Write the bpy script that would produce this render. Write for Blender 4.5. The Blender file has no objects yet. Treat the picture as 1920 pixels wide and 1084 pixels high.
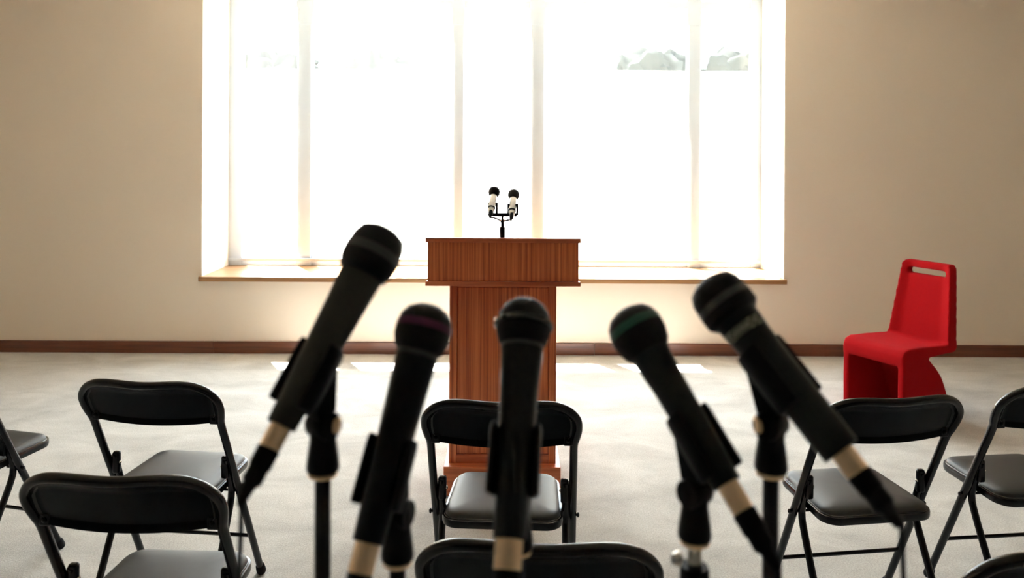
import bpy, bmesh, math, random
from mathutils import Vector, Matrix, noise
R = math.radians
PI = math.pi
scene = bpy.context.scene
col = scene.collection

# ------------------------------------------------------------------ camera
F, YH, EYE, ROLL = 1445.0, 277.0, 1.553, R(0.30)
cam_d = bpy.data.cameras.new('camera')
cam = bpy.data.objects.new('camera', cam_d)
col.objects.link(cam)
cam.matrix_world = Matrix.Translation((0, 0, EYE)) @ Matrix.Rotation(R(90), 4, 'X') @ Matrix.Rotation(ROLL, 4, 'Z')
cam_d.sensor_width = 36.0
cam_d.lens = F / 1920 * 36.0
cam_d.shift_y = -(542 - YH) / 1920
cam_d.shift_x = -(ROLL * 265) / 1920
cam_d.clip_start = 0.05
cam_d.dof.use_dof = True
cam_d.dof.focus_distance = 2.75
cam_d.dof.aperture_fstop = 4.0
scene.camera = cam

# ------------------------------------------------------------------ sky, sun, exposure
world = bpy.data.worlds.new('world')
scene.world = world
world.use_nodes = True
bg = world.node_tree.nodes['Background']
bg.inputs[0].default_value = (0.80, 0.91, 1.0, 1)
bg.inputs[1].default_value = 6.4
sun_d = bpy.data.lights.new('sun', 'SUN')
sun_d.energy = 50.0
sun_d.angle = R(0.6)
sun_d.color = (1.0, 0.97, 0.95)
sun = bpy.data.objects.new('sun', sun_d)
col.objects.link(sun)
sun.rotation_euler = Vector((0.59, -1.0, -2.6)).to_track_quat('-Z', 'Y').to_euler()
sun.location = (-3, 12, 9)
portal_d = bpy.data.lights.new('window_portal', 'AREA')
portal_d.shape = 'RECTANGLE'
portal_d.size, portal_d.size_y = 4.4, 2.4
portal_d.cycles.is_portal = True
portal = bpy.data.objects.new('window_portal', portal_d)
col.objects.link(portal)
portal.location = (-0.15, 6.50, 1.76)
portal.rotation_euler = (R(-90), 0, 0)
scene.view_settings.view_transform = 'Standard'
scene.view_settings.look = 'None'
scene.view_settings.gamma = 1.0
scene.view_settings.use_curve_mapping = False
scene.view_settings.exposure = 1.17
scene.cycles.max_bounces = 12
scene.cycles.diffuse_bounces = 8
scene.cycles.transparent_max_bounces = 16
scene.cycles.caustics_reflective = False
scene.cycles.caustics_refractive = False
scene.cycles.use_denoising = True


def at(px, py, Y):
    """world point seen at photo pixel (px, py) at distance Y along the view axis"""
    a = ROLL
    u, w = px - 960, py - 542
    uu = (u + a * w)
    ww = (w - a * u)
    return Vector((uu * Y / F, Y, EYE - (ww + 542 - YH) * Y / F))


# ------------------------------------------------------------------ materials
def lin(c):
    c /= 255.0
    return c / 12.92 if c <= 0.04045 else ((c + 0.055) / 1.055) ** 2.4


def rgb(r, g, b):
    return (lin(r), lin(g), lin(b), 1)


def mat(name, color, rough=0.5, metal=0.0, spec=0.5, coat=0.0, coat_r=0.1, noise_amt=0.0, noise_scale=20,
        bump=0.0, bump_scale=300, sheen=0.0):
    m = bpy.data.materials.new(name)
    m.use_nodes = True
    nt = m.node_tree
    b = nt.nodes['Principled BSDF']
    b.inputs['Base Color'].default_value = color
    b.inputs['Roughness'].default_value = rough
    b.inputs['Metallic'].default_value = metal
    b.inputs['Specular IOR Level'].default_value = spec
    b.inputs['Coat Weight'].default_value = coat
    b.inputs['Coat Roughness'].default_value = coat_r
    b.inputs['Sheen Weight'].default_value = sheen
    tc = nt.nodes.new('ShaderNodeTexCoord')
    if noise_amt > 0:
        n = nt.nodes.new('ShaderNodeTexNoise')
        n.inputs['Scale'].default_value = noise_scale
        n.inputs['Detail'].default_value = 4
        nt.links.new(tc.outputs['Object'], n.inputs['Vector'])
        mx = nt.nodes.new('ShaderNodeMix')
        mx.data_type = 'RGBA'
        nt.links.new(n.outputs[0], mx.inputs[0])
        c = color
        mx.inputs[6].default_value = tuple(max(0, v * (1 - noise_amt)) for v in c[:3]) + (1,)
        mx.inputs[7].default_value = tuple(min(1, v * (1 + noise_amt)) for v in c[:3]) + (1,)
        nt.links.new(mx.outputs[2], b.inputs['Base Color'])
    if bump > 0:
        n2 = nt.nodes.new('ShaderNodeTexNoise')
        n2.inputs['Scale'].default_value = bump_scale
        n2.inputs['Detail'].default_value = 2
        nt.links.new(tc.outputs['Object'], n2.inputs['Vector'])
        bp = nt.nodes.new('ShaderNodeBump')
        bp.inputs['Strength'].default_value = bump
        bp.inputs['Distance'].default_value = 0.002
        nt.links.new(n2.outputs[0], bp.inputs['Height'])
        nt.links.new(bp.outputs[0], b.inputs['Normal'])
    return m


def wood(name, dark, mid, light, axis='Z', rough=0.35, stripe=70, stretch=0.02, coat=0.2):
    """veneer: fine streaks that run along one axis"""
    m = bpy.data.materials.new(name)
    m.use_nodes = True
    nt = m.node_tree
    b = nt.nodes['Principled BSDF']
    b.inputs['Roughness'].default_value = rough
    b.inputs['Coat Weight'].default_value = coat
    b.inputs['Coat Roughness'].default_value = 0.25
    tc = nt.nodes.new('ShaderNodeTexCoord')
    mp = nt.nodes.new('ShaderNodeMapping')
    sc = {'X': (stretch, 1, 1), 'Y': (1, stretch, 1), 'Z': (1, 1, stretch)}[axis]
    mp.inputs['Scale'].default_value = sc
    nt.links.new(tc.outputs['Object'], mp.inputs['Vector'])
    n = nt.nodes.new('ShaderNodeTexNoise')
    n.inputs['Scale'].default_value = stripe
    n.inputs['Detail'].default_value = 6
    n.inputs['Roughness'].default_value = 0.65
    n.inputs['Distortion'].default_value = 0.3
    nt.links.new(mp.outputs[0], n.inputs['Vector'])
    cr = nt.nodes.new('ShaderNodeValToRGB')
    e = cr.color_ramp.elements
    e[0].position, e[0].color = 0.30, dark
    e[1].position, e[1].color = 0.72, light
    x = e.new(0.5)
    x.color = mid
    nt.links.new(n.outputs[0], cr.inputs[0])
    nt.links.new(cr.outputs[0], b.inputs['Base Color'])
    return m


M = {}
M['wall'] = mat('painted_plaster', rgb(233, 221, 204), 0.85, spec=0.2, bump=0.15, bump_scale=180)
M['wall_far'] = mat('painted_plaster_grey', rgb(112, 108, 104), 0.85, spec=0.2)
M['reveal'] = mat('reveal_plaster', rgb(238, 232, 220), 0.8, spec=0.2)
M['ceiling'] = mat('ceiling_paint', rgb(196, 190, 180), 0.9, spec=0.1)
M['walnut'] = wood('walnut_veneer', rgb(156, 72, 42), rgb(212, 112, 66), rgb(242, 150, 92), 'Z', 0.35, 75, 0.012)
M['walnut_h'] = wood('walnut_edging', rgb(164, 80, 49), rgb(208, 112, 70), rgb(228, 136, 86), 'X', 0.35, 45, 0.03)
M['base_wood'] = wood('baseboard_wood', rgb(76, 40, 24), rgb(108, 60, 38), rgb(132, 78, 50), 'X', 0.4, 50, 0.03)
M['sill_wood'] = wood('sill_wood', rgb(128, 92, 56), rgb(156, 116, 74), rgb(176, 136, 92), 'X', 0.4, 40, 0.03)
M['frame'] = mat('window_frame_paint', rgb(172, 184, 196), 0.5)
M['black_metal'] = mat('black_enamel', (0.005, 0.005, 0.006, 1), 0.2, spec=0.32)
M['black_panel'] = mat('black_enamel_panel', (0.0012, 0.0022, 0.0028, 1), 0.36, spec=0.09)
M['vinyl'] = mat('black_vinyl', (0.026, 0.026, 0.024, 1), 0.44, spec=0.4, bump=0.25, bump_scale=900, noise_amt=0.15, noise_scale=30)
M['vinyl_edge'] = mat('vinyl_piping', (0.02, 0.02, 0.02, 1), 0.25, spec=0.6)
M['rubber'] = mat('black_rubber', (0.005, 0.005, 0.006, 1), 0.7, spec=0.15)
M['steel'] = mat('bright_steel', (0.62, 0.6, 0.56, 1), 0.22, metal=1)
M['brass'] = mat('warm_nickel', rgb(246, 218, 182), 0.42, metal=1)
M['red'] = mat('red_wool', rgb(158, 5, 12), 0.9, spec=0.12, sheen=0.0, bump=0.5, bump_scale=700, noise_amt=0.08, noise_scale=60)
M['mic_black'] = mat('mic_black', (0.003, 0.005, 0.007, 1), 0.4, spec=0.2)
M['mic_grey'] = mat('mic_grey', (0.040, 0.040, 0.034, 1), 0.55, spec=0.25)
M['mic_green_black'] = mat('mic_charcoal', (0.008, 0.012, 0.012, 1), 0.42, spec=0.25)
M['mic_gloss'] = mat('mic_gloss_black', (0.003, 0.005, 0.006, 1), 0.45, spec=0.1, coat=0.35, coat_r=0.05)
M['dark_chrome'] = mat('dark_chrome', (0.085, 0.09, 0.09, 1), 0.16, metal=1)
M['band_purple'] = mat('purple_band', rgb(82, 22, 62), 0.5)
M['band_green'] = mat('green_band', rgb(14, 76, 60), 0.5)
M['band_grey'] = mat('grey_band', rgb(52, 54, 54), 0.5)
M['print_white'] = mat('print_white', rgb(190, 192, 176), 0.6)
M['clip_plastic'] = mat('clip_plastic', (0.003, 0.003, 0.004, 1), 0.5, spec=0.16)
M['silver'] = mat('silver_body', rgb(226, 226, 224), 0.25, metal=0.85)
M['foliage'] = mat('foliage', (0.015, 0.018, 0.015, 1), 0.9, spec=0.1, noise_amt=0.4, noise_scale=3)
M['bark'] = mat('bark', rgb(100, 84, 66), 0.9)
M['outside_wall'] = mat('outside_render', rgb(244, 242, 236), 0.9)
M['paving'] = mat('outside_paving', rgb(214, 210, 200), 0.9, noise_amt=0.05, noise_scale=2)


def make_grille():
    m = mat('grille_mesh', (0.0035, 0.0035, 0.0045, 1), 0.6, spec=0.2)
    nt = m.node_tree
    b = nt.nodes['Principled BSDF']
    v = nt.nodes.new('ShaderNodeTexVoronoi')
    v.inputs['Scale'].default_value = 900
    tc = nt.nodes.new('ShaderNodeTexCoord')
    nt.links.new(tc.outputs['Object'], v.inputs['Vector'])
    bp = nt.nodes.new('ShaderNodeBump')
    bp.inputs['Strength'].default_value = 0.7
    bp.inputs['Distance'].default_value = 0.001
    nt.links.new(v.outputs['Distance'], bp.inputs['Height'])
    nt.links.new(bp.outputs[0], b.inputs['Normal'])
    return m


M['grille'] = make_grille()


def make_carpet():
    m = bpy.data.materials.new('carpet')
    m.use_nodes = True
    nt = m.node_tree
    b = nt.nodes['Principled BSDF']
    b.inputs['Roughness'].default_value = 0.95
    b.inputs['Specular IOR Level'].default_value = 0.15
    tc = nt.nodes.new('ShaderNodeTexCoord')

    def N(scale, detail, rough=0.5, vec=None, dist=0.0):
        n = nt.nodes.new('ShaderNodeTexNoise')
        n.inputs['Scale'].default_value = scale
        n.inputs['Detail'].default_value = detail
        n.inputs['Roughness'].default_value = rough
        n.inputs['Distortion'].default_value = dist
        nt.links.new(vec or tc.outputs['Object'], n.inputs['Vector'])
        return n
    mp = nt.nodes.new('ShaderNodeMapping')
    mp.inputs['Scale'].default_value = (1.0, 1.7, 1)
    mp.inputs['Rotation'].default_value = (0, 0, 0.35)
    nt.links.new(tc.outputs['Object'], mp.inputs['Vector'])
    blot = N(2.2, 6, 0.62, mp.outputs[0], 0.6)
    fine = N(170, 4, 0.75)
    cr = nt.nodes.new('ShaderNodeValToRGB')
    e = cr.color_ramp.elements
    e[0].position, e[0].color = 0.33, rgb(192, 191, 187)
    e[1].position, e[1].color = 0.62, rgb(220, 219, 215)
    nt.links.new(blot.outputs[0], cr.inputs[0])
    cr2 = nt.nodes.new('ShaderNodeValToRGB')
    e = cr2.color_ramp.elements
    e[0].position, e[0].color = 0.3, (0.58, 0.57, 0.55, 1)
    e[1].position, e[1].color = 0.65, (1, 1, 1, 1)
    nt.links.new(fine.outputs[0], cr2.inputs[0])
    mx = nt.nodes.new('ShaderNodeMix')
    mx.data_type = 'RGBA'
    mx.blend_type = 'MULTIPLY'
    mx.inputs[0].default_value = 1
    nt.links.new(cr.outputs[0], mx.inputs[6])
    nt.links.new(cr2.outputs[0], mx.inputs[7])
    nt.links.new(mx.outputs[2], b.inputs['Base Color'])
    bp = nt.nodes.new('ShaderNodeBump')
    bp.inputs['Strength'].default_value = 0.6
    bp.inputs['Distance'].default_value = 0.004
    nt.links.new(fine.outputs[0], bp.inputs['Height'])
    nt.links.new(bp.outputs[0], b.inputs['Normal'])
    return m


M['carpet'] = make_carpet()


def make_scrim():
    m = bpy.data.materials.new('sheer_fabric')
    m.use_nodes = True
    nt = m.node_tree
    nt.nodes.remove(nt.nodes['Principled BSDF'])
    out = nt.nodes['Material Output']
    tr = nt.nodes.new('ShaderNodeBsdfTransparent')
    tl = nt.nodes.new('ShaderNodeBsdfTranslucent')
    df = nt.nodes.new('ShaderNodeBsdfDiffuse')
    tl.inputs[0].default_value = rgb(250, 249, 247)
    df.inputs[0].default_value = rgb(246, 245, 243)
    m1 = nt.nodes.new('ShaderNodeMixShader')
    m1.inputs[0].default_value = 0.35
    nt.links.new(tl.outputs[0], m1.inputs[1])
    nt.links.new(df.outputs[0], m1.inputs[2])
    m2 = nt.nodes.new('ShaderNodeMixShader')
    # fine vertical thread density variation
    tc = nt.nodes.new('ShaderNodeTexCoord')
    mp = nt.nodes.new('ShaderNodeMapping')
    mp.inputs['Scale'].default_value = (14, 1, 0.15)
    nt.links.new(tc.outputs['Object'], mp.inputs[0])
    n = nt.nodes.new('ShaderNodeTexNoise')
    n.inputs['Scale'].default_value = 1.5
    nt.links.new(mp.outputs[0], n.inputs['Vector'])
    mr = nt.nodes.new('ShaderNodeMapRange')
    mr.inputs['From Min'].default_value = 0.3
    mr.inputs['From Max'].default_value = 0.7
    mr.inputs['To Min'].default_value = 0.045
    mr.inputs['To Max'].default_value = 0.065
    nt.links.new(n.outputs[0], mr.inputs[0])
    nt.links.new(mr.outputs[0], m2.inputs[0])
    nt.links.new(tr.outputs[0], m2.inputs[1])
    nt.links.new(m1.outputs[0], m2.inputs[2])
    nt.links.new(m2.outputs[0], out.inputs[0])
    return m


M['scrim'] = make_scrim()


def make_glass():
    m = bpy.data.materials.new('clear_glass')
    m.use_nodes = True
    nt = m.node_tree
    nt.nodes.remove(nt.nodes['Principled BSDF'])
    out = nt.nodes['Material Output']
    tr = nt.nodes.new('ShaderNodeBsdfTransparent')
    tr.inputs[0].default_value = (0.96, 0.97, 0.97, 1)
    gl = nt.nodes.new('ShaderNodeBsdfGlossy')
    gl.inputs['Roughness'].default_value = 0.02
    mx = nt.nodes.new('ShaderNodeMixShader')
    mx.inputs[0].default_value = 0.05
    nt.links.new(tr.outputs[0], mx.inputs[1])
    nt.links.new(gl.outputs[0], mx.inputs[2])
    nt.links.new(mx.outputs[0], out.inputs[0])
    return m


M['glass'] = make_glass()


# ------------------------------------------------------------------ mesh helpers
class MB:
    def __init__(self):
        self.bm = bmesh.new()

    def faces(self, vs, fs):
        v = [self.bm.verts.new(p) for p in vs]
        for f in fs:
            try:
                self.bm.faces.new([v[i] for i in f])
            except ValueError:
                pass
        return v

    def box(self, x0, x1, y0, y1, z0, z1):
        self.hexa([(x0, y0, z0), (x1, y0, z0), (x1, y1, z0), (x0, y1, z0),
                   (x0, y0, z1), (x1, y0, z1), (x1, y1, z1), (x0, y1, z1)])
        return self

    def hexa(self, p):
        self.faces(p, [(3, 2, 1, 0), (4, 5, 6, 7), (0, 1, 5, 4), (1, 2, 6, 5), (2, 3, 7, 6), (3, 0, 4, 7)])
        return self

    def tube(self, pts, r, n=16, caps=True, flat=1.0):
        pts = [Vector(p) for p in pts]
        rs = r if isinstance(r, (list, tuple)) else [r] * len(pts)
        rings = []
        up = None
        for i, p in enumerate(pts):
            t = (pts[min(i + 1, len(pts) - 1)] - pts[max(i - 1, 0)]).normalized()
            if up is None:
                up = Vector((1, 0, 0)) if abs(t.x) < 0.8 else Vector((0, 0, 1))
            up = (up - t * up.dot(t)).normalized()
            b = t.cross(up)
            rings.append([self.bm.verts.new(p + (up * math.cos(2 * PI * k / n) + b * flat * math.sin(2 * PI * k / n)) * rs[i])
                          for k in range(n)])
        for a, c in zip(rings, rings[1:]):
            for k in range(n):
                self.bm.faces.new((a[k], a[(k + 1) % n], c[(k + 1) % n], c[k]))
        if caps:
            self.bm.faces.new(list(reversed(rings[0])))
            self.bm.faces.new(rings[-1])
        return self

    def lathe(self, prof, origin=(0, 0, 0), axis=(0, 0, 1), n=40):
        """prof: list of (radius, height) along axis"""
        o = Vector(origin)
        a = Vector(axis).normalized()
        u = a.orthogonal().normalized()
        w = a.cross(u)
        rings = []
        for r, h in prof:
            if r < 1e-6:
                rings.append([self.bm.verts.new(o + a * h)])
            else:
                rings.append([self.bm.verts.new(o + a * h + (u * math.cos(2 * PI * k / n) + w * math.sin(2 * PI * k / n)) * r)
                              for k in range(n)])
        for p, q in zip(rings, rings[1:]):
            for k in range(n):
                k2 = (k + 1) % n
                if len(p) == 1 and len(q) == 1:
                    continue
                if len(p) == 1:
                    self.bm.faces.new((p[0], q[k2], q[k]))
                elif len(q) == 1:
                    self.bm.faces.new((p[k], p[k2], q[0]))
                else:
                    self.bm.faces.new((p[k], p[k2], q[k2], q[k]))
        if len(rings[0]) > 1:
            self.bm.faces.new(list(reversed(rings[0])))
        if len(rings[-1]) > 1:
            self.bm.faces.new(rings[-1])
        return self

    def loft(self, rings, cap=True):
        """closed rings of equal length"""
        rr = [[self.bm.verts.new(p) for p in ring] for ring in rings]
        n = len(rr[0])
        for a, c in zip(rr, rr[1:]):
            for k in range(n):
                self.bm.faces.new((a[k], a[(k + 1) % n], c[(k + 1) % n], c[k]))
        if cap:
            self.bm.faces.new(list(reversed(rr[0])))
            self.bm.faces.new(rr[-1])
        return self

    def build(self, name, m, parent=None, bevel=0.0, smooth=True, segs=2):
        bmesh.ops.recalc_face_normals(self.bm, faces=self.bm.faces)
        me = bpy.data.meshes.new(name)
        self.bm.to_mesh(me)
        self.bm.free()
        me.materials.append(m)
        if smooth:
            for p in me.polygons:
                p.use_smooth = True
            me.set_sharp_from_angle(angle=R(38))
        o = bpy.data.objects.new(name, me)
        col.objects.link(o)
        if parent:
            o.parent = parent
        if bevel:
            b = o.modifiers.new('bevel', 'BEVEL')
            b.width = bevel
            b.segments = segs
            b.limit_method = 'ANGLE'
            b.angle_limit = R(40)
        return o


def tag(o, label=None, cat=None, group=None, kind=None):
    if label:
        o['label'] = label
    if cat:
        o['category'] = cat
    if group:
        o['group'] = group
    if kind:
        o['kind'] = kind
    return o


def thing(name, label, cat, loc=(0, 0, 0), rz=0.0, group=None):
    o = bpy.data.objects.new(name, None)
    o.empty_display_size = 0.05
    col.objects.link(o)
    o.location = loc
    o.rotation_euler = (0, 0, rz)
    return tag(o, label, cat, group)


def smooth_path(pts, n=8, closed=False):
    """Catmull-Rom through the points"""
    P = [Vector(p) for p in pts]
    out = []
    for i in range(len(P) - 1):
        p0, p1, p2, p3 = P[max(i - 1, 0)], P[i], P[i + 1], P[min(i + 2, len(P) - 1)]
        for k in range(n):
            t = k / n
            out.append(0.5 * ((2 * p1) + (p2 - p0) * t + (2 * p0 - 5 * p1 + 4 * p2 - p3) * t * t + (3 * p1 - p0 - 3 * p2 + p3) * t ** 3))
    out.append(P[-1])
    return out


# ------------------------------------------------------------------ room shell
YW = 5.79          # wall face
YG = 6.36          # glass plane
WX0, WX1 = -2.335, 2.045
SZ, WT = 0.575, 2.92
RX0, RX1, RY0, RZ = -5.6, 5.6, -3.6, 3.1

structures = []


def struct(mb, name, m, **k):
    o = mb.build(name, m, smooth=False, **k)
    tag(o, kind='structure')
    return o


struct(MB().box(RX0 - .2, RX1 + .2, RY0 - .2, YW + 0.02, -0.12, 0), 'floor', M['carpet'])
struct(MB().box(RX0 - .2, RX1 + .2, RY0 - .2, YW + .75, RZ, RZ + .15), 'ceiling', M['ceiling'])
wb = MB()
wb.box(RX0 - .2, WX0, YW, YG + .12, -.12, RZ)
wb.box(WX1, RX1 + .2, YW, YG + .12, -.12, RZ)
wb.box(WX0, WX1, YW, YG + .12, -.12, SZ - .035)
wb.box(WX0, WX1, YW, YG + .12, WT, RZ)
struct(wb, 'wall_back', M['wall'])
struct(MB().box(RX0 - .2, RX0, RY0, YW, 0, RZ), 'wall_left', M['wall'])
struct(MB().box(RX1, RX1 + .2, RY0, YW, 0, RZ), 'wall_right', M['wall'])
struct(MB().box(RX0 - .2, RX1 + .2, RY0 - .2, RY0, 0, RZ), 'wall_front', M['wall_far'])
# baseboard in lengths, with open butt joints
bb = MB()
js = [RX0, -4.6, -2.235, 0.62, 1.80, 4.4, RX1]
for a, c in zip(js, js[1:]):
    bb.box(a + .0012, c - .0012, YW - .016, YW, 0, 0.088)
struct(bb, 'baseboard_back', M['base_wood'], bevel=.002)
struct(MB().box(RX0, RX0 + .016, RY0, YW - .016, 0, .088), 'baseboard_left', M['base_wood'], bevel=.002)
struct(MB().box(RX1 - .016, RX1, RY0, YW - .016, 0, .088), 'baseboard_right', M['base_wood'], bevel=.002)

# window: frame, sill, panes
win = bpy.data.objects.new('window_1', None)
col.objects.link(win)
win.location = (-0.145, YG, SZ)
tag(win, kind='structure')


def wpart(mb, name, m, **k):
    o = mb.build(name, m, **k)
    o.parent = win
    o.matrix_parent_inverse = Matrix.Translation(-Vector(win.location))
    return o


s = MB()
s.box(WX0, WX1, YW - .001, YG + .12, SZ - .035, SZ)
s.box(WX0 - .012, WX1 + .012, YW - .030, YW - .001, SZ - .035, SZ)
wpart(s, 'window_sill', M['sill_wood'], bevel=.003)
f = MB()
zx = [(WX0, WX0 + .115), (-1.775, -1.645), (-.505, -.395), (.135, .265), (1.430, 1.545), (WX1 - .09, WX1)]
for a, c in zx:
    f.box(a, c, YG - .03, YG + .03, SZ, WT)
for a, c in zip(zx, zx[1:]):
    f.box(a[1], c[0], YG - .028, YG + .028, SZ, SZ + .055)
    f.box(a[1], c[0], YG - .028, YG + .028, WT - .06, WT)
    f.box(a[1], c[0], YG - .028, YG + .028, 2.70, 2.76)
for a, c in zx[1:5]:      # cover plates on the mullions below the top lights
    f.box(a + .01, c - .01, YG - .042, YG - .03, SZ, 2.56)
wpart(f, 'window_frame', M['frame'], bevel=.003)
for a, c in zip(zx, zx[1:]):
    g = MB().box(a[1], c[0], YG - .004, YG + .004, SZ + .055, 2.70)
    g.box(a[1], c[0], YG - .004, YG + .004, 2.76, WT - .06)
    wpart(g, 'window_pane', M['glass'], smooth=False)
# plaster lining of the deep reveal
rv = MB()
rv.box(WX0 - .001, WX0 + .004, YW + .002, YG - .03, SZ, WT)
rv.box(WX1 - .004, WX1 + .001, YW + .002, YG - .03, SZ, WT)
rv.box(WX0, WX1, YW + .002, YG - .03, WT - .004, WT + .001)
wpart(rv, 'window_reveal', M['reveal'], smooth=False)

# sheer shade
sh = thing('window_shade', 'sheer white fabric shade drawn down over the whole window', 'window shade', (-0.14, YG - .075, SZ + .03))
b = MB()
x0, x1 = WX0 + .02 + .14, WX1 - .02 + .14
nseg = 180
top, bot = [], []
for i in range(nseg + 1):
    x = x0 + (x1 - x0) * i / nseg
    y = 0.0025 * math.sin(x * 9) + 0.0015 * math.sin(x * 23 + 1)
    bot.append(b.bm.verts.new((x, y, 0.035)))
    top.append(b.bm.verts.new((x, y, WT - SZ - .09)))
for i in range(nseg):
    b.bm.faces.new((bot[i], bot[i + 1], top[i + 1], top[i]))
b.build('fabric', M['scrim'], sh)
MB().box(x0, x1, -.006, .006, .012, .036).build('bottom_bar', M['frame'], sh, bevel=.003)
MB().lathe([(.024, 0), (.024, x1 - x0)], (x0, 0, WT - SZ - .075), (1, 0, 0), 24).build('roller', M['frame'], sh)

# outside
struct(MB().box(-12, 12, YG + .12, 26, -.25, -.13), 'ground_outside', M['paving'])
struct(MB().box(-12, 12, 11.0, 11.25, -.13, 2.66), 'garden_wall', M['outside_wall'])
struct(MB().box(0.72, WX1 + .6, YG + .13, YG + .36, 2.76, 3.30), 'sun_blocker', M['outside_wall'])  # unseen box added to block sun and end the floor patch on the right
random.seed(4)
for (x, z, w, lab) in [(-4.15, 2.75, .74, 'pale tree blurred behind the far left panes of the sheer shade'),
                       (-2.3, 2.75, .66, 'pale tree seen through the shade left of the lectern'),
                       (2.35, 2.75, .70, 'pale tree seen through the shade right of the lectern'),
                       (3.75, 2.75, .62, 'pale tree at the far right panes of the sheer shade')]:
    t = thing('tree', lab, 'tree', (x, 13.2, -.13))
    fo = MB()
    bmesh.ops.create_icosphere(fo.bm, subdivisions=4, radius=1.0)
    for v in fo.bm.verts:
        d = noise.noise(v.co * 2.3 + Vector((x, 0, 0))) * .45 + noise.noise(v.co * 6) * .18
        v.co *= (1 + d)
        v.co = Vector((v.co.x * w, v.co.y * w * .8, v.co.z * .52 + z + .08))
    fo.build('foliage', M['foliage'], t)
    MB().tube([(0, 0, 0), (0.03, 0, 1.2), (0, 0, z - .1)], [.12, .10, .06], 10).build('trunk', M['bark'], t)


# ------------------------------------------------------------------ lectern
PX = -0.040
lec = thing('lectern', 'tall walnut veneer lectern standing in front of the window', 'lectern', (PX, 3.41, 0))
YB = .40                       # depth of the box


def trap(mb, hf, hb, y0, y1, z0, z1):
    mb.hexa([(-hf, y0, z0), (hf, y0, z0), (hb, y1, z0), (-hb, y1, z0), (-hf, y0, z1), (hf, y0, z1), (hb, y1, z1), (-hb, y1, z1)])


p = MB()
trap(p, .334, .334, 0, .022, .961, 1.133)
p.build('front_panel', M['walnut'], lec, bevel=.0015)
for sx in (-1, 1):
    p = MB()
    p.hexa([(sx * .334, .022, .961), (sx * .314, .022, .961), (sx * .258, YB, .961), (sx * .278, YB, .961),
            (sx * .334, .022, 1.133), (sx * .314, .022, 1.133), (sx * .258, YB, 1.133), (sx * .278, YB, 1.133)])
    p.build('side_panel', M['walnut'], lec)
    p = MB()
    p.hexa([(sx * .343, .014, 1.133), (sx * .318, .014, 1.133), (sx * .262, .345, 1.133), (sx * .287, .345, 1.133),
            (sx * .343, .014, 1.153), (sx * .318, .014, 1.153), (sx * .262, .345, 1.153), (sx * .287, .345, 1.153)])
    p.build('top_rail', M['walnut_h'], lec, bevel=.0015)
MB().box(-.343, .343, -.010, .014, 1.133, 1.153).build('top_edging', M['walnut_h'], lec, bevel=.0015)
p = MB()
p.hexa([(-.318, .022, 1.112), (.318, .022, 1.112), (.262, YB, 1.085), (-.262, YB, 1.085),
        (-.318, .022, 1.130), (.318, .022, 1.130), (.262, YB, 1.103), (-.262, YB, 1.103)])
p.build('desk_top', M['walnut_h'], lec)
p = MB()
trap(p, .343, .288, -.010, YB + .005, .941, .961)
p.build('shelf_board', M['walnut_h'], lec, bevel=.0015)
# column: carcass, framed front, inset veneer panel
cf = .062
p = MB()
p.box(-.2405, .2405, cf + .014, .36, .131, .941)
p.build('column', M['walnut'], lec)
for sx in (-1, 1):
    MB().box(*sorted((sx * .2405, sx * .2085)), cf, cf + .014, .131, .941).build('stile', M['walnut'], lec, bevel=.0012)
MB().box(-.2075, .2075, cf, cf + .014, .131, .168).build('bottom_rail', M['walnut_h'], lec, bevel=.0012)
MB().box(-.2075, .2075, cf, cf + .014, .925, .941).build('header_rail', M['walnut_h'], lec, bevel=.0012)
MB().box(-.2035, .2035, cf + .007, cf + .014, .1725, .9205).build('front_inset', M['walnut'], lec, bevel=.001)
MB().box(-.261, .261, .020, .40, 0, .131).build('plinth', M['walnut_h'], lec, bevel=.002)

# ------------------------------------------------------------------ twin microphones on the lectern
YM = 3.50
foot = at(942, 440, YM)
zdesk = 1.1316 - (YM - 3.432) / .378 * .027
st = thing('desk_mic_stand', 'small black twin microphone stand on top of the lectern', 'microphone stand', (foot.x, YM, zdesk))


def loc(px, py, Y=YM):
    return at(px, py, Y) - Vector((foot.x, YM, zdesk))


zt = loc(942, 426).z
MB().lathe([(.020, 0), (.020, .004), (.013, .008), (.011, .012), (.0125, zt), (.008, zt + .001)]).build('base', M['clip_plastic'], st)
MB().lathe([(.0078, zt), (.0070, zt + .01), (.0070, loc(942, 414).z)], n=20).build('post', M['clip_plastic'], st)
MB().tube([loc(937, 413), loc(947.5, 413)], .0035, 12).build('thumb_screw', M['steel'], st)
yk = MB()
a, c = loc(917, 402.5), loc(969, 403.5)
yk.box(a.x, c.x, -.006, .006, a.z - .008, a.z + .008)
yk.tube([(0, 0, loc(942, 414).z - .002), (0, 0, a.z)], .005, 12)
yk.build('cross_bar', M['clip_plastic'], st, bevel=.001)
for (l, r, yt) in ((916.5, 931, 380), (953.5, 969.5, 382)):
    A, B = loc(l, yt), loc(r, yt)
    MB().box(A.x - .006, A.x + .004, -.007, .007, a.z - .002, A.z).build('fork_arm', M['clip_plastic'], st, bevel=.001)
    MB().box(B.x - .004, B.x + .006, -.007, .007, a.z - .002, A.z).build('fork_arm', M['clip_plastic'], st, bevel=.001)
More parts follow.
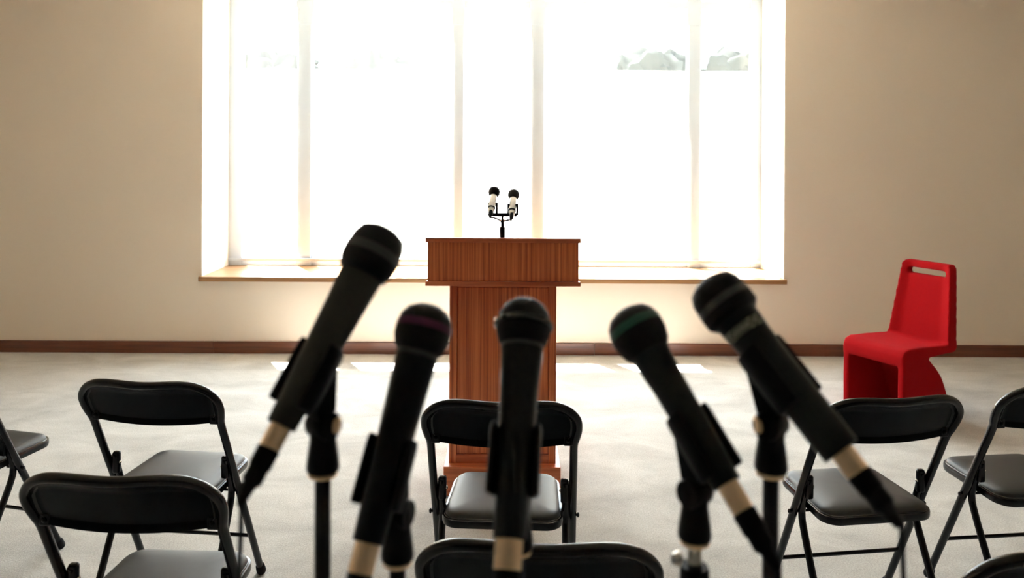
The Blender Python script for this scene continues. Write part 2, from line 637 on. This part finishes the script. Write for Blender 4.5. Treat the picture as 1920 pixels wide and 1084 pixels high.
for (hx, hy, tx, ty, lab) in ((926.5, 361, 921.5, 391, 'silver microphone with black foam ball, left of the pair on the lectern'),
                              (963, 366, 960, 396, 'silver microphone with black foam ball, right of the pair on the lectern')):
    H, T = at(hx, hy, YM + .045), at(tx, ty, YM - .02)
    ax = (H - T).normalized()
    L = (H - T).length
    mc = thing('lectern_microphone', lab, 'microphone', T, 0, 'pair of silver microphones on the lectern')
    rb = .0168
    MB().lathe([(rb * .95, .0), (rb, .003), (rb, L * .9), (rb * .9, L * .95)], (0, 0, 0), ax, 32).build('body', M['silver'], mc)
    MB().lathe([(.0001, L - .026), (.013, L - .026), (.022, L - .017), (.0268, L - .004), (.0268, L + .006), (.023, L + .017), (.014, L + .025), (.0001, L + .028)],
               (0, 0, 0), ax, 32).build('windscreen', M['grille'], mc)
    MB().lathe([(rb + .001, -.001), (rb + .001, .004)], (0, 0, 0), ax, 32).build('collar', M['mic_black'], mc)
    MB().lathe([(.009, -.034), (.0115, -.028), (.0145, -.006), (.0150, -.001)], (0, 0, 0), ax, 32).build('tail_sleeve', M['silver'], mc)
    MB().lathe([(.0065, -.046), (.009, -.040), (.0098, -.022), (.0085, -.012)], (0, -.006, 0), ax, 24).build('plug', M['mic_black'], mc)
    e = -ax * .044 + Vector((0, -.006, 0))
    end = at(942 + (-2 if hx < 940 else 2), 416, YM) - T
    mid = (at(928, 409, YM) if hx < 940 else at(956, 412.5, YM)) - T
    MB().tube(smooth_path([e, e - ax * .008, mid, end, end + Vector((0, .002, -.03))], 6), .0036, 10).build('cable', M['rubber'], mc)


# ------------------------------------------------------------------ folding chairs
def tube_y(z):                 # the straight front-leg / back-frame plane
    return .333 - z * (.333 - .012) / .666


def make_chair():
    root = thing('folding_chair', '', 'folding chair')
    bm_, pn = M['black_metal'], M['black_panel']
    xs = .2195
    # arch
    half = [(xs - .001, .60, 0), (xs - .001, .655, 0), (xs + .006, .685, -.001), (xs + .011, .715, -.002), (xs + .006, .748, -.004),
            (xs - .018, .778, -.007), (xs - .052, .796, -.012), (xs - .088, .802, -.017), (.085, .8015, -.021), (.04, .799, -.024), (0, .798, -.025)]
    pth = [(x, tube_y(z) + dy, z) for x, z, dy in half] + [(-x, tube_y(z) + dy, z) for x, z, dy in reversed(half[:-1])]
    arch = smooth_path(pth, 6)
    MB().tube(arch, .0125, 18).build('back_frame', bm_, root)
    # back panel: rolled sheet with a padded front
    def arch_z(x):             # underside of the arch at x
        x = abs(x)
        best = 9
        for q in arch:
            if q.z > .70 and abs(abs(q.x) - x) < best:
                best = abs(abs(q.x) - x)
                zz = q.z
        return zz
    for nm, front, m in (('backrest', False, pn), ('backrest_pad', True, M['vinyl'])):
        mb = MB()
        nu, nv = 40, 14
        ins = .010 if not front else .018
        outer, inner = [], []
        W = .213 if not front else .200
        grid = []
        for i in range(nu + 1):
            u = -1 + 2 * i / nu
            x = u * W
            zt_ = arch_z(x) - ins
            k = abs(u)
            edge = max(0, (k - .88) / .12)
            zb = .652 + .012 * k ** 2 + (.004 if front else 0) + (.010 * edge ** 2 if not front else .02 * edge ** 2)
            zt_ -= .018 * edge ** 2
            rowz = []
            for j in range(nv + 1):
                w = j / nv
                z = zb + (zt_ - zb) * w
                x = u * (W + .012 * math.sin(PI * max(0, min(1, (z - .645) / .145))))
                rim = min(1.0, min(w, 1 - w) * 5.5, (1 - k) * 9)
                curve = -.025 * (1 - k * k)
                if front:
                    y = tube_y(z) + curve + .006 + .016 * (max(0, rim) ** .5)
                    th = -.012
                else:
                    sstep = min(1, max(0, (rim - .25) / .35))
                    sstep = sstep * sstep * (3 - 2 * sstep)
                    y = tube_y(z) + curve - .009 + .013 * sstep
                    th = .008
                rowz.append((Vector((x, y, z)), Vector((x, y + th, z))))
            grid.append(rowz)
        A = [[mb.bm.verts.new(q[0]) for q in row] for row in grid]
        B = [[mb.bm.verts.new(q[1]) for q in row] for row in grid]
        for i in range(nu):
            for j in range(nv):
                mb.bm.faces.new((A[i][j], A[i + 1][j], A[i + 1][j + 1], A[i][j + 1]))
                mb.bm.faces.new((B[i][j], B[i][j + 1], B[i + 1][j + 1], B[i + 1][j]))
        for i in range(nu):
            mb.bm.faces.new((A[i][0], B[i][0], B[i + 1][0], A[i + 1][0]))
            mb.bm.faces.new((A[i][nv], A[i + 1][nv], B[i + 1][nv], B[i][nv]))
        for j in range(nv):
            mb.bm.faces.new((A[0][j], A[0][j + 1], B[0][j + 1], B[0][j]))
            mb.bm.faces.new((A[nu][j], B[nu][j], B[nu][j + 1], A[nu][j + 1]))
        mb.build(nm, m, root)
    for sx in (-1, 1):         # lug with rivet at each lower corner of the back
        br = MB()
        br.box(*sorted((sx * .186, sx * .216)), tube_y(.672) - .010, tube_y(.672) + .006, .656, .690)
        l = br.build('back_bracket', bm_, root, bevel=.005, segs=3)
        MB().lathe([(.006, 0), (.006, .002), (.003, .0045), (.0001, .005)], (sx * .200, tube_y(.672) - .010, .672), (0, -1, .1), 14).build('rivet', bm_, l)
    # front legs
    for sx in (-1, 1):
        lg = MB().tube([(sx * (xs - .001), tube_y(.60), .60), (sx * xs, tube_y(.35), .35), (sx * (xs + .002), tube_y(.022), .022)],
                       [.0125, .0125, .012], 18).build('front_leg', bm_, root)
        d = Vector((0, tube_y(0) - tube_y(.05), -.05)).normalized()
        MB().lathe([(.0125, 0), (.0155, .004), (.0165, .016), (.017, .030), (.015, .036)], Vector((sx * (xs + .002), tube_y(.036), .037)), d, 20).build('rubber_foot', M['rubber'], lg)
        # rear leg: short upper arm beside the frame, bend at the pivot, straight shank
        rp = smooth_path([(sx * .196, .101, .505), (sx * .197, .118, .45), (sx * .197, .136, .40), (sx * .197, .139, .375), (sx * .197, .126, .33),
                          (sx * .198, .05, .18), (sx * .199, -.032, .020)], 6)
        lg = MB().tube(rp, .0115, 16).build('rear_leg', bm_, root)
        MB().lathe([(.0125, 0), (.0155, .004), (.0165, .016), (.0165, .028), (.015, .034)], Vector((sx * .199, -.020, .038)),
                   Vector((0, -.4, -.9)), 20).build('rubber_foot', M['rubber'], lg)
        ar = MB()
        ar.box(*sorted((sx * .180, sx * .2045)), .094, .112, .440, .515)
        ar.build('hinge_arm', bm_, root, bevel=.006, segs=3)
        MB().lathe([(.0055, -.002), (.0055, .002), (.0025, .004)], (sx * .1795, .103, .478), (-sx, 0, 0), 12).build('rivet', M['steel'], root)
        MB().tube([(sx * .165, .1445, .383), (sx * .241, .1445, .383)], .0045, 10).build('pivot_pin', bm_, root)
        MB().lathe([(.008, 0), (.008, .004), (.004, .007)], (sx * .234, .1445, .383), (sx, 0, 0), 12).build('pin_head', bm_, root)
    MB().tube([(-xs, tube_y(.178), .178), (xs, tube_y(.178), .178)], .0065, 12).build('stretcher', bm_, root)
    # seat
    def outline(hr, hf, y0, y1, rr, rf, n=8):
        pts = []
        for (cx, cy, a0, r) in ((hf - rf, y1 - rf, 0, rf), (-(hf - rf), y1 - rf, 90, rf), (-(hr - rr), y0 + rr, 180, rr), (hr - rr, y0 + rr, 270, rr)):
            for k in range(n + 1):
                an = R(a0 + 90 * k / n)
                pts.append(Vector((cx + r * math.cos(an), cy + r * math.sin(an), 0)))
        # bow of long edges
        return pts
    def ring(off, z):
        return [q + Vector((0, 0, z)) for q in outline(.187 - off, .180 - off, .010 + off, .350 - off, max(.01, .055 - off), max(.01, .060 - off))]
    sf = MB()
    sf.loft([ring(.008, .392), ring(.002, .394), ring(0, .400), ring(0, .412), ring(.0015, .417), ring(.006, .418), ring(.009, .414), ring(.012, .412)])
    sf.build('seat_frame', bm_, root)
    sd = MB()
    rings_ = [(.0110, .410), (.0095, .417), (.0100, .423), (.014, .429), (.022, .434), (.040, .4385), (.070, .441), (.105, .442), (.150, .4425)]
    sd.loft([ring(o, z) for o, z in rings_])
    sd.build('seat', M['vinyl'], root)
    MB().tube([q for q in ring(.0085, .4185)] + [ring(.0085, .4185)[0]], .0028, 8, caps=False).build('seat_piping', M['vinyl_edge'], root)
    return root


def kids(o):
    return [q for q in bpy.data.objects if q.parent == o]


def copy_tree(o, parent=None):
    c = o.copy()
    col.objects.link(c)
    c.parent = parent
    for ch in kids(o):
        copy_tree(ch, c)
    return c


proto = make_chair()
bpy.context.view_layer.update()
G = 'black metal folding chairs facing the lectern'
spots = [
    (-.029, 2.325, -2.7, 'black folding chair right behind the middle microphone, directly facing the lectern'),
    (-1.159, 2.499, -5.5, 'black folding chair in the farther row on the left, beside the leftmost microphone'),
    (-.897, 1.805, -2.1, 'black folding chair nearest the camera on the left, its back overlapping the chair beyond'),
    (.055, 1.519, -2.8, 'black folding chair cut by the bottom edge below the middle microphones, only its back showing'),
    (1.154, 2.378, 7.7, 'black folding chair just in front of the red chair, on the right'),
    (1.778, 2.504, 6.4, 'black folding chair at the right picture edge beside the red chair'),
    (1.085, 1.500, 6.0, 'black folding chair in the bottom right corner, only the arch of its back showing'),
    (-2.029, 2.705, -13.7, 'black folding chair at the far left edge, seat corner and legs showing'),
]
chairs = [proto] + [copy_tree(proto) for _ in spots[1:]]
for o, (x, y, a, lab) in zip(chairs, spots):
    o.location = (x, y, 0)
    o.rotation_euler = (0, 0, R(a))
    tag(o, lab, 'folding chair', G)

# ------------------------------------------------------------------ red upholstered chair
# one upholstered shell: back, seat, hollow base
rc = MB()
W2 = .20


def slab(poly, x0, x1, shear=None):
    """closed side profile (y, z) extruded between x0 and x1"""
    n = len(poly)
    A = [(x0, y, z) for y, z in poly]
    B = [(x1, y, z) for y, z in poly]
    rc.faces(A + B, [tuple(range(n))[::-1], tuple(range(n, 2 * n))] + [(k, (k + 1) % n, n + (k + 1) % n, n + k) for k in range(n)])


rear = [(-.153, .385), (-.215, .358), (-.264, .323), (-.348, .234), (-.4026, .118), (-.435, .0)]
rear_s = [(q.y, q.z) for q in smooth_path([(0, y, z) for y, z in rear], 5)]
flank = [(-.004, 0), (-.002, .20), (-.006, .34), (-.020, .385), (-.055, .412), (-.10, .418)] + rear_s
for sx in (-1, 1):
    slab(flank, *(sorted((sx * W2, sx * (W2 - .038)))))
# spine of the base between the flanks
inner = [(y + .036 if z < .33 else y + .03, z - .02 if z > .05 else 0) for y, z in rear_s]
slab(rear_s + inner[::-1], -W2 + .03, W2 - .03)
# seat slab, slightly dished, with rolled front lip
for i in range(12):
    xa, xb = -W2 + 2 * W2 * i / 12 - .0015, -W2 + 2 * W2 * (i + 1) / 12 + .0015
    xm = (xa + xb) / 2
    dsh = .012 * (1 - (xm / W2) ** 2)
    slab([(0, .345), (-.002, .385), (-.02, .414 - dsh * .3), (-.06, .428 - dsh * .7), (-.20, .424 - dsh), (-.40, .412 - dsh), (-.49, .420),
          (-.495, .385), (-.47, .362), (-.20, .358), (-.05, .352), (-.03, .325), (-.012, .322)], xa, xb)
# back in strips (so that the sides rise forward) with the hand slot left open
nb = 16


def hw(z):
    return W2 - (W2 - .158) * (z - .40) / .44


def back_piece(z0, z1, u0, u1):
    """piece of the back between heights and lateral fractions"""
    ps = []
    for z in (z0, z1):
        t = (z - .38) / .48
        yb = -.488 - .072 * t
        for u in (u0, u1):
            w = hw(z)
            x = u * w
            bol = .022 * max(0, (abs(u) - .62) / .38) ** 1.2
            ps.append(((x, yb + .060 + bol - .010 * t, z), (x, yb, z)))
    (a0, a1), (b0, b1), (c0, c1), (d0, d1) = ps
    rc.hexa([a1, b1, b0, a0, c1, d1, d0, c0])


us = [-1 + 2 * i / nb for i in range(nb + 1)]
zs = [.375, .42, .46, .50, .54, .58, .62, .66, .70, .74, .783, .821, .845, .862]
for j, (z0, z1) in enumerate(zip(zs, zs[1:])):
    for i, (u0, u1) in enumerate(zip(us, us[1:])):
        mid = abs((u0 + u1) / 2)
        if zs[j] == .783 and mid < .70:
            continue
        if zs[j] == .845:
            u0, u1 = u0 * .94, u1 * .94
        e = .0015
        back_piece(z0 - e, z1 + e, u0 - .004, u1 + .004)
o = rc.build('red_chair', M['red'], None)
rm = o.modifiers.new('remesh', 'REMESH')
rm.mode = 'VOXEL'
rm.voxel_size = .0060
rm.use_smooth_shade = True
smo = o.modifiers.new('smooth', 'SMOOTH')
smo.factor = .6
smo.iterations = 14
o.location = (2.086, 4.466, 0.006)
o.rotation_euler = (0, 0, R(118))
tag(o, 'bright red upholstered cantilever chair with a hand slot in its back, near the wall', 'chair')


# ------------------------------------------------------------------ foreground microphones
class Mic:
    """a handheld microphone whose tail and tip are given as points, tail (T) to tip (H)"""
    def __init__(self, tail, Yt, tip, Yh, label):
        self.T, self.H = at(*tail, Yt), at(*tip, Yh)
        self.ax = (self.H - self.T).normalized()
        self.L = (self.H - self.T).length
        self.root = thing('handheld_microphone', label, 'microphone', self.T, 0, 'handheld microphones on stands in the foreground')
        n = Vector((0, 0, -1)) - self.ax * Vector((0, 0, -1)).dot(self.ax)
        self.n = n.normalized()             # the underside
        self.side = self.ax.cross(self.n)

    def lathe(self, prof, name, m, n=56, parent=None):
        prof = [(r, t * self.L) for r, t in prof]
        return MB().lathe(prof, (0, 0, 0), self.ax, n).build(name, m, parent or self.root)


def stand_for(mic, tc, off, label, pole_top=0.0, rbody=.018, chrome=False, clen=.062, ah=.052, back=.030, screw=0):
    ax, n, sd = mic.ax, mic.n, mic.side
    C = mic.T + ax * (tc * mic.L)
    piv = C + n * off - ax * back
    root = thing('microphone_stand', label, 'microphone stand', (piv.x, piv.y, 0), 0, 'microphone stands in the foreground')
    o0 = Vector((piv.x, piv.y, 0))
    c = C - o0
    # cradle: an open trough that grips the handle
    mb = MB()
    rings = []
    na = 22
    for t, sc in ((-.5, .90), (-.46, 1.0), (.40, 1.0), (.5, .88)):
        ring_o, ring_i = [], []
        for k in range(na + 1):
            th = R(-118 + 236 * k / na)
            fl = max(0, (abs(th) - R(62)) / R(56))
            ri = rbody + .0006 + .004 * fl * fl
            ro = rbody + (.0058 + .0035 * fl) * sc
            d = n * math.cos(th) + sd * math.sin(th)
            # lips flare forward
            ring_i.append(c + ax * (t * clen) + d * ri)
            ring_o.append(c + ax * (t * clen) + d * ro)
        rings.append(ring_o + ring_i[::-1])
    mb.loft(rings)
    # web to the knuckle
    pv = piv - o0
    w = .0085
    a1, a2 = c + n * (rbody + .003) + ax * .022, c + n * (rbody + .003) - ax * .022
    bt, bb_ = pv + ax * .012 + n * .002, pv - ax * .012 + n * .002
    mb.hexa([a2 - sd * w, a2 + sd * w, a1 + sd * w, a1 - sd * w, bb_ - sd * w, bb_ + sd * w, bt + sd * w, bt - sd * w])
    mb.build('clip', M['clip_plastic'], root, bevel=.001)
    kb = MB().lathe([(.0125, -.0125), (.0135, -.011), (.0135, .011), (.0125, .0125)], pv, sd, 28)
    kb.build('knuckle', M['clip_plastic'], root)
    if screw:
        MB().lathe([(.0085, .011), (.0085, .0150), (.006, .0165)], pv, (screw, 0, -.05), 20).build('clamp_screw', M['brass'], root)
    # adapter
    z1 = pv.z + .008
    z0 = z1 - ah
    MB().lathe([(.0150, z0), (.0158, z0 + .003), (.0150, z0 + .012), (.0125, z0 + .030), (.0135, z1 - .006), (.0120, z1)], (0, 0, 0), (0, 0, 1), 36).build('adapter', M['clip_plastic'], root)
    MB().lathe([(.0085, z0 - .006), (.0138, z0 - .0045), (.0145, z0 - .001), (.0120, z0 + .0005)], (0, 0, 0), (0, 0, 1), 32).build('thread_ring', M['brass'], root)
    zp = z0 - .006
    if chrome:
        MB().lathe([(.0068, zp - .05), (.0068, zp + .002)], n=24).build('inner_tube', M['steel'], root)
        MB().lathe([(.0120, zp - .07), (.0140, zp - .065), (.0140, zp - .024), (.0125, zp - .020)], n=28).build('clutch', M['clip_plastic'], root)
        MB().lathe([(.005, .0), (.007, .003), (.005, .009)], (-.013, -.004, zp - .012), (-1, -.2, .1), 14).build('set_screw', M['steel'], root)
        zp -= .06
    MB().lathe([(.0078, .03), (.0078, zp + .001)], n=24).build('pole', M['black_metal'], root)
    b_ = MB().box(-.031, .031, -.15, .15, 0, .016)
    b_.lathe([(.016, .015), (.014, .030), (.011, .034)], n=28)
    b_.build('base', M['black_metal'], root, bevel=.004)
    return piv


def plug_and_cable(mic, label, gap, plug_len, rp, path):
    """black plug on the tail connector and its cable running down to the floor"""
    s0 = mic.T - mic.ax * gap
    root = thing('microphone_cable', label, 'cable', s0, 0, 'microphone cables in the foreground')
    L = plug_len
    MB().lathe([(rp * .98, 0), (rp * 1.06, -.002), (rp * 1.04, -L * .35), (rp * .92, -L * .38), (rp * .95, -L * .62), (rp * .62, -L * .70), (rp * .42, -L)],
               (0, 0, 0), mic.ax, 32).build('plug', M['rubber'], root)
    e = -mic.ax * (L - .004)
    pts = [e, e - mic.ax * .006] + [Vector(q) - s0 for q in path]
    MB().tube(smooth_path(pts, 7), .0023, 10).build('cord', M['rubber'], root)


def connector(mic, r, ln):
    MB().lathe([(r * .96, -ln), (r, -ln + .001), (r, .002)], (0, 0, 0), mic.ax, 36).build('connector', M['brass'], mic.root)


def floor_path(p, dx, dy):
    x, y = p[0], p[1]
    return [p, (x + dx * .3, y + dy * .2, .8), (x + dx * .6, y + dy * .5, .35), (x + dx * .8, y + dy * .8, .05), (x + dx, y + dy, .006),
            (x + dx * 1.6, y + dy * 1.2 - .1, .005)]


# 1: leftmost, grey
m1 = Mic((527, 799), .70, (722, 432), .80, 'grey handheld microphone with blunt black head, leftmost, leaning right')
g = m1.lathe([(.0262, .775), (.0285, .80), (.0290, .835)], 'grille_base', M['grille'])
m1.lathe([(.0290, .835), (.0292, .84), (.0292, .875), (.0288, .88)], 'grille_band', M['band_grey'])
m1.lathe([(.0285, .88), (.0275, .93), (.0240, .972), (.0160, .995), (.0001, 1.0)], 'grille', M['grille'])
m1.lathe([(.0215, .742), (.0255, .762), (.0262, .776)], 'neck', M['mic_black'])
m1.lathe([(.0135, 0), (.0140, .004), (.0165, .25), (.0200, .60), (.0218, .735), (.0215, .745)], 'body', M['mic_grey'])
connector(m1, .0098, .022)
# 2
m2 = Mic((690, 1018), .69, (806, 573), .79, 'black handheld microphone with a faint purple band on its round head')
m2.lathe([(.0205, .775), (.0250, .80), (.0283, .845), (.0285, .875)], 'grille_base', M['grille'])
m2.lathe([(.0285, .875), (.0287, .88), (.0284, .905), (.0280, .91)], 'grille_band', M['band_purple'])
m2.lathe([(.0280, .91), (.0262, .94), (.0215, .972), (.0130, .994), (.0001, 1.0)], 'grille', M['grille'])
m2.lathe([(.0212, .755), (.0214, .765), (.0214, .775), (.0208, .780)], 'collar', M['band_grey'])
m2.lathe([(.0138, 0), (.0145, .004), (.0170, .35), (.0195, .62), (.0210, .755)], 'body', M['mic_black'])
connector(m2, .0112, .025)
# 3
m3 = Mic((955, 1012), .68, (985, 562), .80, 'black handheld microphone with silver edged head, in the middle in front of the lectern')
m3.lathe([(.0205, .78), (.0245, .795), (.0272, .835), (.0280, .862)], 'grille_base', M['grille'])
m3.lathe([(.0280, .860), (.0302, .866), (.0306, .876), (.0300, .888), (.0272, .894)], 'grille_band', M['dark_chrome'])
m3.lathe([(.0272, .893), (.0255, .93), (.0205, .968), (.0120, .993), (.0001, 1.0)], 'grille', M['grille'])
m3.lathe([(.0215, .765), (.0218, .772), (.0216, .780), (.0206, .785)], 'collar', M['band_grey'])
m3.lathe([(.0140, 0), (.0146, .004), (.0165, .30), (.0190, .60), (.0212, .765)], 'body', M['mic_gloss'])
connector(m3, .0122, .024)
# 4
m4 = Mic((1364, 908), .70, (1172, 583), .80, 'black handheld microphone with a green band on its head, second from the right')
m4.lathe([(.0205, .73), (.0250, .765), (.0282, .825), (.0284, .86)], 'grille_base', M['grille'])
m4.lathe([(.0284, .86), (.0286, .865), (.0282, .90), (.0278, .905)], 'grille_band', M['band_green'])
m4.lathe([(.0278, .905), (.0258, .94), (.0212, .972), (.0130, .994), (.0001, 1.0)], 'grille', M['grille'])
m4.lathe([(.0130, 0), (.0135, .004), (.0155, .25), (.0172, .55), (.0200, .73), (.0205, .735)], 'body', M['mic_green_black'])
connector(m4, .0100, .027)
# 5
m5 = Mic((1578, 847), .69, (1325, 527), .79, 'thick charcoal handheld microphone with pale lettering, rightmost, leaning left')
m5.lathe([(.0250, .76), (.0290, .785), (.0292, .83)], 'grille_base', M['grille'])
m5.lathe([(.0292, .83), (.0293, .835), (.0290, .865), (.0286, .87)], 'grille_band', M['band_grey'])
m5.lathe([(.0286, .87), (.0276, .925), (.0238, .968), (.0155, .993), (.0001, 1.0)], 'grille', M['grille'])
m5.lathe([(.0172, 0), (.0180, .004), (.0188, .12), (.0192, .45), (.0205, .64), (.0215, .70), (.0222, .745), (.0250, .762)], 'body', M['mic_green_black'])
connector(m5, .0108, .022)


def print_band(mic, t0, t1, r0, r1, span):
    """pale worn lettering that runs round the handle on the camera side: small strokes just proud of the surface"""
    mb = MB()
    ax = mic.ax
    c0 = Vector((0, 0, EYE)) - (mic.T + ax * (.68 * mic.L))
    c0 = (c0 - ax * c0.dot(ax)).normalized()
    sd = ax.cross(c0)
    random.seed(9)
    glyphs = 9
    for gph in range(glyphs):
        a0 = -span / 2 + span * gph / glyphs
        aw = span / glyphs * .66
        kinds = random.choice(['E', 'N', 'H', 'A', 'S'])
        strokes = {'E': [(0, .22, 0, 1), (0, 1, 0, .18), (0, 1, .42, .58), (0, 1, .82, 1)], 'N': [(0, .22, 0, 1), (.78, 1, 0, 1), (.3, .7, .35, .65)],
                   'H': [(0, .22, 0, 1), (.78, 1, 0, 1), (0, 1, .42, .58)], 'A': [(0, .22, 0, 1), (.78, 1, 0, 1), (0, 1, .82, 1), (0, 1, .4, .54)],
                   'S': [(0, 1, 0, .18), (0, 1, .42, .58), (0, 1, .82, 1), (.78, 1, 0, .5), (0, .22, .5, 1)]}[kinds]
        for (x0_, x1_, y0_, y1_) in strokes:
            vs = []
            for rr in (.0, .0003):
                for (xx, yy) in ((x0_, y0_), (x1_, y0_), (x1_, y1_), (x0_, y1_)):
                    an = a0 + aw * xx
                    t = t0 + (t1 - t0) * yy
                    r = r0 + (r1 - r0) * yy + rr + .0001
                    vs.append(ax * (t * mic.L) + (c0 * math.cos(an) + sd * math.sin(an)) * r)
            mb.hexa(vs)
    return mb.build('lettering', M['print_white'], mic.root, smooth=False)


print_band(m5, .655, .705, .0209, .0218, 2.0)

S1 = stand_for(m1, .235, .045, 'black stand holding the leftmost microphone', rbody=.0166, screw=1)
S2 = stand_for(m2, .27, .040, 'black stand holding the purple banded microphone', rbody=.0168, screw=0)
S3 = stand_for(m3, .30, .042, 'black stand hidden behind the middle microphone, clip arms showing on both sides', rbody=.0168, screw=0)
S4 = stand_for(m4, .22, .040, 'stand with chrome inner tube holding the green banded microphone', rbody=.0158, chrome=True, screw=0)
S5 = stand_for(m5, .43, .042, 'black stand holding the rightmost microphone', rbody=.0194, screw=-1)


plug_and_cable(m1, 'thin black cable hanging from the leftmost grey microphone', .020, .048, .0098,
               floor_path(tuple(at(452, 985, .69)), -.03, -.10))
plug_and_cable(m2, 'black cable plugged into the purple banded microphone', .023, .050, .0105,
               floor_path(tuple(at(618, 1250, .66)), -.02, -.16))
plug_and_cable(m3, 'black cable plugged into the middle microphone', .022, .050, .0110,
               floor_path(tuple(at(948, 1260, .65)), .0, -.12))
plug_and_cable(m4, 'black cable plugged into the green banded microphone', .025, .050, .0105,
               floor_path(tuple(at(1462, 1110, .68)), .02, -.12))
plug_and_cable(m5, 'black cable curving down from the rightmost thick microphone', .020, .050, .0108,
               floor_path(tuple(at(1693, 1062, .668)), .03, -.10))
